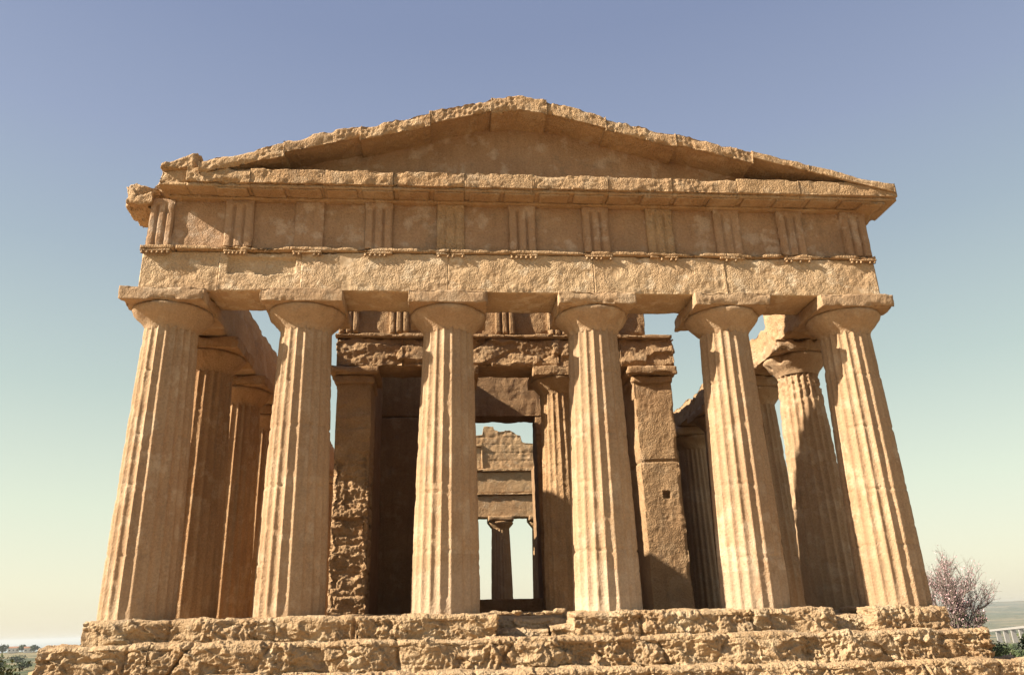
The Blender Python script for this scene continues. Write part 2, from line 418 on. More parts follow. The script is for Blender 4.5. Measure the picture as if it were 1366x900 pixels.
def column(cx, cy, seed, fine=True, mat=M_COL, zb=-0.16, H=6.71, Rb=0.71, Rt=0.56, lean=(0, 0), wear=0.5, aw=1.77, achip=0.07, echip=0.05, amp=0.004, label=None):
    s = (Rb / 0.71)
    zn = H - 0.76 * s
    sub, nz = (8, 170) if fine else (4, 60)
    V, F = column_mesh(cx, cy, zb, zn, Rb, Rt, seed, sub, nz, wear, lean, amp=amp)
    c = mk('column', V, F, mat, temple, True, True)
    tx, ty = cx + lean[0], cy + lean[1]
    prof = [(Rt - 0.03, zn - 0.05), (Rt - 0.005, zn + 0.005), (Rt + 0.005, zn + 0.03), (Rt + 0.03, zn + 0.07), (Rt + 0.10, zn + 0.15),
            (Rt + 0.19, zn + 0.25), (Rt + 0.265, zn + 0.35), (Rt + 0.285, zn + 0.41), (Rt + 0.26, zn + 0.45), (Rt, zn + 0.45)]
    if s < 0.98: prof = [(Rt + (r - Rt) * s, zn + (z - zn) * s) for r, z in prof]
    V, F = lathe(tx, ty, prof, 120 if fine else 40, seed + 50, 0.022, echip + 0.03)
    mk('capital', V, F, mat, c, True, True)
    h = aw / 2
    V, F = rbox((tx - h, ty - h, H - 0.325 * s), (tx + h, ty + h, H), 0.03 if fine else 0.12, 0.025, 0.025, 3, achip, seed + 70, 0.02, 10)
    mk('abacus', V, F, mat, c, True, True)
    if label: c['label'] = label
    return c
FRONT = [(-7.66, -0.02), (-4.78, 0.0), (-1.72, 0.09), (1.57, 0.10), (4.66, 0.10), (7.68, 0.02)]
spec = [dict(wear=0.42, achip=0.10), dict(wear=0.40, achip=0.06), dict(wear=0.55, achip=0.06), dict(wear=0.5, achip=0.17, echip=0.12), dict(wear=0.38, achip=0.10, echip=0.12), dict(wear=0.38, achip=0.09)]
for k, (x, l) in enumerate(FRONT):
    column(x, 0.76, 100 + k * 7, True, M_COLP if k in (2, 3, 4) else M_COL, lean=(l, 0), **spec[k])
SIDE_Y = [0.76 + 3.02] + [0.76 + 3.02 + 3.2 * k for k in range(1, 11)]
for k, y in enumerate(SIDE_Y):
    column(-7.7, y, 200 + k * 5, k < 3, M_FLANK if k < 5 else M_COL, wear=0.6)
    column((7.86, 7.95)[k] if k < 2 else 7.9, y, 300 + k * 5, k < 3, M_COL, wear=0.75 if k == 0 else 0.55, achip=0.25 if k == 0 else 0.07, echip=0.30 if k == 0 else 0.08, amp=0.02 if k == 0 else 0.006)
for k, x in enumerate((-7.7, -4.7, -1.6, 2.1, 4.9, 7.7)):
    column(x, 38.66, 400 + k * 5, False, M_CELL, Rb=0.76, Rt=0.62)

# ---- front architrave
def shape_left(V, n):
    V = V.copy()
    ins = (V[:, 0] > -6.42) & (V[:, 0] < -4.97) & (V[:, 2] > 7.12 + 0.03 * np.sin(V[:, 0] * 7)) & (V[:, 2] < 7.50) & (n[:, 1] < -0.5)
    V[ins, 1] += 0.075
    return V
ar = MB()
for k, (x0, x1, y0) in enumerate([(-8.27, -6.62, 0.115), (-6.62, -4.85, 0.10), (-4.85, -1.63, 0.05), (-1.63, 1.66, 0.052), (1.66, 4.74, 0.05), (4.74, 8.36, 0.053)]):
    ar.add(rbox((x0, y0, 6.70), (x1, 1.28, 7.64), (0.03, 0.09, 0.03), 0.015, 0.02, 2.2, 0.03, 500 + k, 0.022, 6, shape_left, joint='x'))
archi = ar.build('architrave', M_ARCH, temple)
tn = MB()
for k, (x0, x1) in enumerate([(-8.30, -7.6), (-7.55, -5.1), (-5.1, -1.6), (-1.6, 1.65), (1.65, 4.8), (4.8, 8.40)]):
    tn.add(rbox((x0, -0.01 + 0.005 * (k % 2), 7.64), (x1, 0.5, 7.735), (0.03, 0.08, 0.03), 0.015, 0.012, 4, 0.06 if k > 1 else 0.1, 520 + k, joint='x'))
tn.build('taenia', M_WALL, archi)
TRI = [-7.98, -6.28, -4.74, -3.19, -1.57, 0.08, 1.80, 3.32, 4.95, 6.50, 8.08]
for k, x in enumerate(TRI):
    if k in (1,): w = 0.5
    else: w = 0.65
    rg = MB()
    rg.add(rbox((x - w / 2, -0.02, 7.585), (x + w / 2, 0.3, 7.64), (0.03, 0.06, 0.02), 0.01, 0.012, 5, 0.03, 540 + k))
    rnd = random.Random(k)
    for g in range(6):
        if rnd.random() < (0.35 if k > 6 else 0.12): continue
        gx = x - w / 2 + w * (g + 0.5) / 6
        rg.add(tube((gx, 0.015, 7.59), (gx, 0.015, 7.535), 0.026, 0.034, 8))
    rg.build('regula', M_WALL, archi)
# ---- front frieze
fz = MB()
xs = [-8.2] + [0.5 * (a + b) for a, b in zip(TRI[:-1], TRI[1:])] + [8.34]
fz.add(rbox((-8.2, 0.15, 7.72), (8.34, 1.25, 8.98), (0.05, 0.12, 0.05), 0.015, 0.03, 1.6, 0.02, 560, 0.02, 4))
frieze = fz.build('frieze', M_FRI, temple)
def tri_shape(x, w, z1, wear, gd=0.075):
    def f(V, n):
        u = (V[:, 0] - x) / w + 0.5
        front = np.clip(-n[:, 1], 0, 1) > 0.4
        g = np.zeros(len(V))
        for c, hw in ((0.0, 0.075), (0.335, 0.07), (0.665, 0.07), (1.0, 0.075)):
            g = np.maximum(g, np.clip(1 - np.abs(u - c) / hw, 0, 1))
        g *= sstep(z1 - 0.12, z1 - 0.17, V[:, 2])
        V = V.copy()
        V[:, 1] += np.where(front, g * gd * wear, 0)
        return V
    return f
TW = [0.9, 0.8, 0.2, 1, 0.45, 1, 1, 0.6, 0.6, 0.9, 1]
for k, x in enumerate(TRI):
    w = 0.65 if k else 0.55
    V, F = rbox((x - w / 2, 0.03 + (0.05, 0.0, 0.05, 0.0, 0.03, 0.0, 0.01, 0.035, 0.02, 0.015, 0.01)[k], 7.735), (x + w / 2, 0.3, 8.93), (0.018, 0.06, 0.04), 0.01, 0.02, 3, 0.03, 580 + k, 0.01, 6, tri_shape(x, w, 8.93, TW[k]))
    mk('triglyph', V, F, M_FRI if k not in (4, 7) else M_WALL, frieze, True, True)
# ---- front cornice
co = MB()
cuts = [-7.95, -7.35, -5.98, -4.4, -2.85, -1.25, 0.3, 2.05, 3.55, 5.1, 6.6, 8.97]
for k in range(len(cuts) - 1):
    lft = k < 2
    co.add(rbox((cuts[k], -0.485 + (0.10 if k == 0 else 0.0) + 0.006 * (k % 3), 9.05), (cuts[k + 1], 0.55, 9.43 + (0.012 if k % 2 else 0)), (0.025, 0.06, 0.025), 0.018, 0.03, 3.2, 0.14 if lft else (0.07 if k < 9 else 0.03), 600 + k, 0.03 if k < 9 else 0.004, 9, joint='' if k == 0 else 'x'))
    co.add(rbox((cuts[k] + 0.001, -0.40, 8.98), (cuts[k + 1] - 0.001, 0.6, 9.08), (0.05, 0.05, 0.04), 0.01, 0.01, 3, 0.02 if not lft else 0.08, 615 + k, joint='x'))
co.add(rbox((-7.85, -0.02, 8.90), (8.4, 0.5, 9.0), (0.05, 0.05, 0.03), 0.015, 0.015, 3, 0.03, 630))
co.add(rbox((8.15, 0.5, 9.02), (8.93, 3.4, 9.42), (0.04, 0.05, 0.04), 0.02, 0.02, 3, 0.06, 632))
co.add(rbox((8.12, -0.4, 8.88), (8.72, 3.2, 9.03), (0.04, 0.05, 0.04), 0.02, 0.03, 3, 0.1, 633))
# broken lump at the left corner
co.add(rbox((-8.86, 0.0, 8.70), (-8.10, 1.25, 9.32), (0.025, 0.04, 0.025), 0.12, 0.10, 2.2, 0.18, 640, 0.03, 9, extra=lambda V, n: 0.10 * cells(V, 2.5, 71)))
co.add(rbox((-8.3, 0.22, 8.75), (-7.6, 1.2, 9.45), (0.03, 0.05, 0.03), 0.06, 0.10, 2.2, 0.14, 641, 0.03, 9, extra=lambda V, n: 0.16 * cells(V, 2.8, 72)))
cornice = co.build('cornice', M_WALL, temple)
x = -6.75; k = 0
while x < 8.3:
    V, F = rbox((x, -0.37, 8.945), (x + 0.70, 0.0, 8.99), (0.05, 0.05, 0.03), 0.008, 0.006, 4, 0.015, 650 + k)
    mk('mutule', V, F, M_WALL, cornice, True, True); x += 0.80; k += 1

# ---- pediment
SL = 2.02 / 7.45                                            # slope of the roof line
def rake(X): return 11.58 - SL * abs(X) if X < 0 else 11.60 - 0.258 * X
def rake_np(X): return np.where(X < 0, 11.58 - SL * np.abs(X), 11.60 - 0.258 * X)
ty = MB()
def tymp_shape(V, n):
    V = V.copy(); top = rake_np(V[:, 0]) - 0.20
    V[:, 2] = np.minimum(V[:, 2], np.maximum(top, 9.3)); return V
ty.add(rbox((-7.3, 0.26, 9.3), (8.2, 1.0, 11.6), (0.05, 0.15, 0.05), 0.01, 0.045, 1.1, 0.0, 660, 0.015, 4, tymp_shape, extra=lambda V, n: 0.03 * cells(V * np.array((0.5, 1, 1)), 0.9, 661)))
pedi = ty.build('pediment', M_FRI, temple)
def rake_block(X0, X1, seed, thick=0.36, y0=-0.54, chip=0.1, lift=0.0, y1=1.1, mat=M_WALL, pit=0.05):
    L = X1 - X0
    sgn = -1 if 0.5 * (X0 + X1) > 0 else 1
    V, F = rbox((X0, y0, -thick), (X1, y1, 0.0), (0.025, 0.06, 0.025), 0.02, 0.035, 2.6, chip, seed, pit, 8, joint='x')
    # moulded underside behind the front lip
    under = V[:, 2] < -thick * 0.55
    V[:, 2] = np.where(under & (V[:, 1] > -0.42), V[:, 2] + 0.05, V[:, 2])
    V[:, 2] += rake_np(V[:, 0]) + lift
    return V, F
def rake_piece(*a, **k):
    V, F = rake_block(*a, **k); return mk('raking_cornice', V, F, M_WALL, pedi, True, True)
def peak_block():
    V, F = rbox((-0.60, -0.55, -0.42), (0.72, 1.1, 0.02), (0.025, 0.06, 0.025), 0.02, 0.035, 2.6, 0.1, 690, 0.05, 8, joint='x')
    V[:, 2] += 11.58 - 0.13 * np.abs(V[:, 0] - 0.05) - 0.04
    return mk('raking_cornice', V, F, M_WALL, pedi, True, True)
peak_block()
RL = [(-2.05, -0.598, .36, .015), (-3.62, -2.02, .38, -.04), (-5.31, -3.58, .35, .0), (-7.10, -5.27, .37, -.07)]
for k, (a, b, t, l) in enumerate(RL): rake_piece(a, b, 700 + k, t, lift=l, chip=0.13)
V, F = rbox((-7.95, -0.5, 9.36), (-7.12, 0.9, 9.86), (0.03, 0.05, 0.03), 0.06, 0.07, 2.2, 0.2, 704, 0.05, 7)
V[:, 2] -= np.clip(-7.15 - V[:, 0], 0, 1) * 0.42 * np.clip((V[:, 2] - 9.36) / 0.4, 0, 1)
mk('raking_cornice', V, F, M_WALL, pedi, True, True)['label'] = 'broken lump of raking cornice at the left corner'
RR = [(0.718, 2.12, .37, .01), (2.09, 3.77, .37, -.05), (3.74, 5.57, .34, .0)]
for k, (a, b, t, l) in enumerate(RR): rake_piece(a, b, 710 + k, t, lift=l, chip=0.11)
rake_piece(5.55, 6.9, 720, .21, lift=.03, chip=0.04, pit=0.01); rake_piece(6.88, 8.93, 721, .20, lift=.03, chip=0.04, pit=0.01)

# ---- side entablatures
def ragged(base, amp, f, seed):
    def g(V, n):
        V = V.copy()
        cut = base + amp * fbm(V * np.array((0.3, 1, 0)), f, 4, seed) - 0.10 * pits(V * np.array((1, 1, 0)), 1.4, seed)
        V[:, 2] = np.minimum(V[:, 2], cut + 0.03 * fbm(V, 5, 3, seed)); return V
    return g
for sx, nm in ((-1, 'left'), (1, 'right')):
    mb = MB()
    lo, hi = (-8.3, -7.1) if sx < 0 else (7.16, 8.42)
    y = 1.285; k = 0
    while y < 38.3:
        e = min(y + (2.5 if k == 0 else 3.2), 38.35)
        if sx < 0:
            mb.add(rbox((lo, y, 6.70), (hi, e, 7.66), (0.08, 0.06, 0.05), 0.02, 0.03, 2, 0.05, 730 + k, 0.02, joint='y'))
            mb.add(rbox((lo + 0.02, y, 7.66), (hi - 0.15, e, 8.25), (0.08, 0.08, 0.05), 0.02, 0.03, 2, 0.1, 750 + k, 0.02, 6, ragged(8.12, 0.06, 0.8, 7), joint='y'))
            mb.add(rbox((lo + 0.06, y, 7.9), (hi - 0.62, e, 9.2), (0.1, 0.08, 0.06), 0.02, 0.03, 2, 0.1, 760 + k, 0.02, 6, ragged(9.12, 0.10, 0.7, 8), joint='y'))
        else:
            top = 9.0 if k == 0 else 7.75
            sh = ragged(8.7, 0.3, 1.2, 9) if k == 0 else ragged(7.38, 0.34, 0.8, 9)
            mb.add(rbox((lo, y, 6.70), (hi, e, top), (0.06, 0.05, 0.04), 0.02, 0.05, 2, 0.06, 770 + k, 0.06, 4, sh, joint='y'))
        y = e; k += 1
    o = mb.build('side_entablature', M_WALL, temple)
    o['label'] = 'entablature along the ' + nm + ' colonnade'

# ---- inner house: antae, porch columns, walls, door
AY0 = 5.35
def anta(x0, x1, seed, extra, shape=None):
    V, F = rbox((x0, AY0, 0.0), (x1, AY0 + 1.3, 6.3), (0.03, 0.06, 0.03), 0.022, 0.03, 2.0, 0.08, seed, 0.02, 7, shape, extra=extra)
    o = mk('anta', V, F, M_CELL, temple, True, True)
    cp = MB()
    cp.add(rbox((x0 - 0.05, AY0 - 0.06, 6.20), (x1 + 0.05, AY0 + 1.3, 6.45), 0.04, 0.04, 0.03, 3, 0.08, seed + 20))
    cp.add(rbox((x0 - 0.18, AY0 - 0.17, 6.45), (x1 + 0.18, AY0 + 1.35, 6.72), 0.04, 0.05, 0.03, 3, 0.10, seed + 21))
    cp.build('anta_capital', M_CELL, o)
    return o
def joint_lines(zs, deep=0.04):
    def f(V, n):
        e = np.zeros(len(V)); wz = V[:, 2] + 0.03 * fbm(V, 1.5, 2, 77)
        for zj in zs: e += deep * np.exp(-((wz - zj) / 0.028) ** 2)
        return e * (np.abs(n[:, 2]) < 0.5)
    return f
jl = joint_lines((0.55, 1.1, 2.05, 2.45, 3.95), 0.05)
def left_extra(V, n):
    low = 0.25 + 0.75 * sstep(4.6, 3.6, V[:, 2] + 0.5 * fbm(V, 0.9, 2, 5))
    e = low * (0.10 * np.clip(fbm(V * np.array((0.9, 1, 1.2)), 1.3, 5, 61, 0.6) + 0.25, 0, 1) + 0.05 * (np.sin(np.floor((V[:, 2] + 0.06 * fbm(V, 1.2, 2, 66)) / 0.52) * 12.9) * 0.5 + 0.5) + 0.09 * cells(V * np.array((0.7, 1, 1.7)), 2.3, 64) + 0.05 * pits(V, 12, 62) + 0.04 * fbm(V, 8, 3, 63, 0.65))
    notch = 0.20 * np.exp(-((V[:, 2] - 5.1) / 0.35) ** 2) * (n[:, 0] < -0.5)
    return jl(V, n) + e + notch
jr = joint_lines((3.97,), 0.05)
def socket(V, n):
    V = V.copy()
    ins = (np.abs(V[:, 0] - 4.36) < 0.085) & (np.abs(V[:, 2] - 3.05) < 0.10) & (n[:, 1] < -0.5)
    V[ins, 1] += 0.22
    return V
aL = anta(-4.73, -3.72, 800, left_extra)
aL['label'] = 'left anta with deeply eroded lower courses'
aR = anta(3.70, 4.83, 820, jr, socket)
aR['label'] = 'right anta with a square beam hole'
for sx in (-1, 1):
    column(1.57 * sx + 0.02, AY0 + 0.62, 850 + sx * 3, True, M_CELL, zb=0.0, Rb=0.66, Rt=0.52, wear=0.72, aw=1.62, amp=0.014)
def porch_extra(V, n):
    W = V + 0.12 * fbm(V, 2, 2, 44)[:, None]
    return (0.09 * cells(W * np.array((0.6, 1, 1.5)), 1.9, 45) + 0.05 * np.clip(fbm(V, 1.4, 3, 46), 0, 1) + 0.02 * fbm(V, 9, 3, 47) + 0.04 * pits(V, 11, 48) * np.clip(fbm(V, 1.2, 2, 49), 0, 1)) * (n[:, 1] < -0.3)
ia = MB()
for k, (x0, x1) in enumerate([(-4.76, -2.9), (-2.9, -1.55), (-1.55, 1.6), (1.6, 3.4), (3.4, 5.0)]):
    ia.add(rbox((x0, AY0 + 0.0 + 0.02 * (k % 2), 6.72), (x1, AY0 + 1.2, 7.60), (0.03, 0.09, 0.03), 0.02, 0.05, 2.2, 0.08, 870 + k, 0.015, 9, joint='x', extra=porch_extra))
iarch = ia.build('porch_architrave', M_CELL, temple)
V, F = rbox((-4.82, AY0 - 0.09, 7.58), (5.0, AY0 + 1.0, 7.70), (0.03, 0.08, 0.03), 0.02, 0.02, 3, 0.08, 880)
mk('taenia', V, F, M_CELL, iarch, True, True)
V, F = rbox((-4.7, AY0 + 0.12, 7.69), (4.28, AY0 + 1.1, 8.95), (0.05, 0.1, 0.05), 0.03, 0.04, 2.2, 0.10, 882, 0.04, 5)
ifr = mk('porch_frieze', V, F, M_CELL, temple, True, True)
for k, x in enumerate((-4.45, -3.02, -1.5, 0.05, 1.6, 3.15)):
    w = 0.6
    V, F = rbox((x - w / 2, AY0 - 0.02, 7.70), (x + w / 2, AY0 + 0.3, 8.85), (0.018, 0.06, 0.05), 0.012, 0.03, 3, 0.05, 885 + k, 0.01, 6, tri_shape(x, w, 8.85, 0.9, 0.09))
    mk('triglyph', V, F, M_CELL, ifr, True, True)
for sx in (-1, 1):
    mb = MB(); y = AY0 + 1.25; k = 0
    while y < 33:
        e = y + (1.1 if k == 0 else 4.3)
        lo, hi = sorted((3.80 * sx, 4.72 * sx))
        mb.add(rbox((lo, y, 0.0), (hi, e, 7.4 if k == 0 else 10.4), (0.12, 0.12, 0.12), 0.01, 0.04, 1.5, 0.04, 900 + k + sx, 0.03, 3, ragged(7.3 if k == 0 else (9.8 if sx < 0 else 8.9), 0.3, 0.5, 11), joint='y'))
        y = e; k += 1
    if sx < 0: mb.add(rbox((-4.72, 33.3, 0.0), (-3.8, 37.3, 9.6), (0.12, 0.12, 0.12), 0.02, 0.04, 1.5, 0.04, 990))  # unseen wall extension added to throw shade on the rear column
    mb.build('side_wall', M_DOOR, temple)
DY = 10.0
dw = MB()
for k, (x0, x1, z0, z1) in enumerate([(-3.9, -1.42, 0.0, 6.45), (1.36, 3.9, 0.0, 6.45), (-3.9, -1.6, 6.45, 9.0), (1.6, 3.9, 6.45, 9.0)]):
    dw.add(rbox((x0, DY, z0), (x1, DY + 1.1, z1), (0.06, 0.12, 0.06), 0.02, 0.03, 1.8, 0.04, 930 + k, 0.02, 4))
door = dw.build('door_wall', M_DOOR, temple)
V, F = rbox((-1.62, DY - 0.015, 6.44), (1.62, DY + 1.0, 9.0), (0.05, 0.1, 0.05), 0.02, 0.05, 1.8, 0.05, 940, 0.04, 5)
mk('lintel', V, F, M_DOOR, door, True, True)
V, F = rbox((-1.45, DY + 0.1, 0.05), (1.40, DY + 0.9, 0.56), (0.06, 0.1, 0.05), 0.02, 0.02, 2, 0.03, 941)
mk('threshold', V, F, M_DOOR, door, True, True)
# rubble sill in front of the porch
rb = MB()
for k in range(9):
    x = -1.0 + k * 0.27; r_ = random.Random(k + 3)
    s = r_.uniform(0.10, 0.22)
    rb.add(rbox((x - s, 4.6 + r_.uniform(-.2, .2), 0.0), (x + s, 5.1, r_.uniform(0.05, 0.16)), 0.03, 0.05, 0.05, 4, 0.08, 950 + k))
rb.build('porch_sill', M_ROUGH, temple)

# ---- far (rear) front, seen through the door
ra = MB()
ra.add(rbox((-8.3, 38.1, 6.62), (8.3, 39.2, 8.12), (0.1, 0.2, 0.08), 0.02, 0.03, 1.6, 0.04, 960, 0.02))
ra.add(rbox((-8.3, 37.95, 8.12), (8.3, 39.2, 8.27), (0.1, 0.2, 0.05), 0.02, 0.02, 3, 0.05, 961))
ra.add(rbox((-8.2, 38.12, 8.27), (8.2, 39.2, 9.75), (0.1, 0.2, 0.08), 0.02, 0.03, 1.6, 0.04, 962, 0.03))
ra.add(rbox((-8.6, 37.9, 9.75), (8.6, 39.7, 9.98), (0.07, 0.2, 0.05), 0.02, 0.03, 3, 0.08, 963))
ra.build('rear_entablature', M_WALL, temple)
rp = MB()
TX = [-7.5, -5, -2.5, 0.3, 0.5, 1.0, 1.05, 1.75, 1.8, 2.55, 2.6, 3.7, 3.75, 4.6, 4.65, 5.3, 8]
TZ = [10.0, 10.7, 11.4, 12.1, 12.35, 12.4, 13.0, 12.95, 12.72, 12.65, 12.75, 12.3, 11.85, 11.7, 11.75, 11.3, 10.1]
def rear_top(V, n):
    V = V.copy()
    cut = np.interp(V[:, 0], TX, TZ) + 0.14 * fbm(V * np.array((1, 1, 0)), 1.6, 3, 91)
    V[:, 2] = np.minimum(V[:, 2], np.maximum(cut, 10.0) + 0.04 * fbm(V, 4, 2, 92)); return V
rp.add(rbox((-7.5, 38.2, 9.97), (8, 39.0, 13.2), (0.06, 0.2, 0.06), 0.02, 0.06, 1.2, 0.0, 970, 0.06, 3, rear_top, extra=joint_lines((10.55, 11.1, 11.7, 12.25), 0.03)))
rp.add(rbox((-1.5, 38.02, 11.52), (0.95, 38.6, 11.72), (0.06, 0.1, 0.05), 0.03, 0.03, 2, 0.1, 985))
rp.add(rbox((0.86, 38.1, 9.98), (1.0, 38.6, 11.6), (0.05, 0.1, 0.06), 0.03, 0.03, 2, 0.06, 986))
rp.build('rear_pediment', M_WALL, temple)

# ================================================================== LANDSCAPE
def terrain_h(x, y):
    r = np.hypot(x, y + 0.0) + 1e-6
    az = np.degrees(np.arctan2(x, y))
    lr = np.log(np.maximum(r, 1.0))
    def prof(pts): return np.interp(lr, np.log([p[0] for p in pts]), [p[1] for p in pts])
    hl = prof([(1, -2.0), (24, -2.0), (45, -3.2), (120, -5), (300, -8.5), (600, -14), (800, -11.5), (900, -10.5), (1050, -13), (1500, -30), (3500, -58), (5200, -70), (80000, -90)])
    hr = prof([(1, -2.0), (24, -2.1), (45, -3.6), (120, -9), (300, -16), (700, -30), (1500, -52), (2500, -52), (4000, -25), (7000, 22), (9000, 26), (14000, 15), (80000, -60)])
    w = sstep(-12, 14, az) * sstep(175, 120, np.abs(az))
    h = hl * (1 - w) + hr * w
    P = np.stack([x, y, 0 * x], -1)
    h = h + fbm(P, 1 / 900., 4, 3) * 14 * sstep(1500, 4000, r) * (0.25 + 0.75 * w) + fbm(P, 1 / 60., 3, 4) * 1.2 * sstep(40, 300, r) + fbm(P, 1 / 5., 3, 5) * 0.16 * sstep(2, 20, r)
    return h
rings = np.concatenate([np.linspace(0.5, 40, 90), np.geomspace(41, 60000, 260)])
na = 720
az = np.linspace(0, 2 * np.pi, na, endpoint=False)
RR_, AA_ = np.meshgrid(rings, az, indexing='ij')
X_ = (RR_ * np.sin(AA_)).ravel(); Y_ = (RR_ * np.cos(AA_)).ravel()
Vg = np.stack([X_, Y_, terrain_h(X_, Y_)], -1)
i = np.arange(len(rings) - 1)[:, None] * na; j = np.arange(na)[None]; j2 = (j + 1) % na
Fg = np.stack([i + j, i + na + j, i + na + j2, i + j2], -1).reshape(-1, 4)
mt, nt, b = new_mat('earth_and_fields')
geo = N(nt, 'ShaderNodeNewGeometry'); pos = geo.outputs['Position']
def gn(s, det=4):
    n = N(nt, 'ShaderNodeTexNoise', Scale=s, Detail=det); nt.links.new(pos, n.inputs['Vector']); return n.outputs['Fac']
field = mixc(nt, ramp(nt, gn(0.004, 6), 0.42, 0.58), (0.085, 0.09, 0.04), (0.19, 0.155, 0.085))
field = mixc(nt, ramp(nt, gn(0.018, 6), 0.50, 0.60, 0, 0.85), field, (0.04, 0.055, 0.028))
earth = mixc(nt, ramp(nt, gn(1.2, 6), 0.35, 0.65), (0.38, 0.27, 0.165), (0.31, 0.21, 0.125))
ln = N(nt, 'ShaderNodeVectorMath', operation='LENGTH'); nt.links.new(pos, ln.inputs[0])
near = ramp(nt, ln.outputs['Value'], 26, 40)
nt.links.new(mixc(nt, near, earth, field), b.inputs['Base Color'])
bp = N(nt, 'ShaderNodeBump', Strength=0.6, Distance=0.05); nt.links.new(gn(8, 6), bp.inputs['Height']); nt.links.new(bp.outputs[0], b.inputs['Normal'])
ground = mk('ground', Vg, Fg, mt); tag(ground, kind='structure')
mt, nt, b = new_mat('sea_water')
b.inputs['Base Color'].default_value = (0.05, 0.11, 0.14, 1); b.inputs['Roughness'].default_value = 0.35; b.inputs['Specular IOR Level'].default_value = 0.5
sV, sF = lattice((-90000, 1500, -62.4), (30000, 90000, -62.0), (3000, 3000, 10))
sea = mk('sea', sV, sF, mt, None, False); tag(sea, kind='structure')

def gz(x, y): return float(terrain_h(np.array([float(x)]), np.array([float(y)]))[0])
def leaf_mat(name, c1, c2):
    mt, nt, b = new_mat(name)
    oi = N(nt, 'ShaderNodeNewGeometry')
    nz = N(nt, 'ShaderNodeTexNoise', Scale=2.5, Detail=2); nt.links.new(oi.outputs['Position'], nz.inputs['Vector'])
    col = mixc(nt, oi.outputs['Random Per Island'], c1, c2)
    nt.links.new(col, b.inputs['Base Color'])
    b.inputs['Roughness'].default_value = 0.7
    return mt
M_LEAF = leaf_mat('olive_leaf', (0.035, 0.05, 0.022), (0.09, 0.11, 0.045))
M_BLOS = leaf_mat('blossom', (0.37, 0.21, 0.22), (0.57, 0.40, 0.40))
M_BARK, _, _b = new_mat('bark'); _b.inputs['Base Color'].default_value = (0.17, 0.13, 0.11, 1)
M_WHITE, _, _b = new_mat('white_render'); _b.inputs['Base Color'].default_value = (0.75, 0.72, 0.66, 1)
M_TILE, _, _b = new_mat('roof_tile'); _b.inputs['Base Color'].default_value = (0.30, 0.15, 0.09, 1)
M_CONC, _, _b = new_mat('concrete'); _b.inputs['Base Color'].default_value = (0.26, 0.24, 0.22, 1)
M_GLASS, _, _b = new_mat('window_glass'); _b.inputs['Base Color'].default_value = (0.04, 0.045, 0.05, 1); _b.inputs['Roughness'].default_value = 0.2
def leaves(C, size, rs, flat=1.0):
    n = len(C)
    a = rs.normal(size=(n, 3)); a /= np.linalg.norm(a, axis=1)[:, None]
    b_ = np.cross(a, rs.normal(size=(n, 3))); b_ /= np.linalg.norm(b_, axis=1)[:, None]
    s = size * rs.uniform(0.6, 1.3, (n, 1))
    V = np.stack([C - a * s, C + b_ * s * 0.55, C + a * s, C - b_ * s * 0.55], 1).reshape(-1, 3)
    return V, np.arange(4 * n).reshape(-1, 4)

# ---- almond tree in blossom at the right of the temple
def blossom_tree(x, y, label, seed=3):
    z0 = gz(x, y) - 0.1
    root = empty('almond_tree', (x, y, z0), label, 'tree'); root.scale = (0.90, 0.90, 1.2)
    rs = np.random.RandomState(seed); rnd = random.Random(seed)
    tb = MB(); tips = []; shoot = []
    def grow(p, d, L, r, lvl):
        n = 4; q = p
        for s in range(n):
            d2 = d + rs.normal(size=3) * 0.13 + np.array((0.03, 0, 0.05)); d2 /= np.linalg.norm(d2)
            e = q + d2 * L / n
            tb.add(tube(q, e, r * (1 - 0.6 * s / n), r * (1 - 0.6 * (s + 1) / n), 5)); 
            if lvl >= 2:
                for u in np.linspace(0, 1, 5): tips.append((q + (e - q) * u, lvl))
            q = e; d = d2
            if lvl < 4 and s >= 1:
                for _ in range(2 if lvl < 3 else 2):
                    nd = d + rs.normal(size=3) * 0.5; nd[2] = abs(nd[2]) * 0.9 + 0.2; nd /= np.linalg.norm(nd)
                    grow(q, nd, L * rnd.uniform(0.5, 0.75), r * 0.5, lvl + 1)
    grow(np.zeros(3), np.array((-0.15, 0, 1.0)), 1.2, 0.11, 0)
    for dv in ((-0.5, 0.1, 1.0), (0.42, 0.2, 0.75), (-0.3, -0.5, 0.9), (0.1, 0.5, 1.0), (-0.8, 0.4, 0.8), (-0.15, 0.1, 1.2)):
        grow(np.array((0, 0, 0.7)), np.array(dv) / np.linalg.norm(dv), 1.75, 0.06, 1)
    tb.build('trunk', M_BARK, root, True, False)
    P = np.array([t[0] for t in tips]); 
    k = rs.randint(0, len(P), 5000)
    C = P[k] + rs.normal(size=(5000, 3)) * 0.07
    mk('blossom', *leaves(C, 0.042, rs), M_BLOS, root, False)
    k = rs.randint(0, len(P), 2500)
    C = P[k] + rs.normal(size=(2500, 3)) * 0.10
    C = C[C[:, 2] < 2.0]
    mk('foliage', *leaves(C, 0.05, rs), M_LEAF, root, False)
    return root
blossom_tree(22.4, 21.5, 'pink blossoming almond tree with bare upright twigs right of the temple steps')

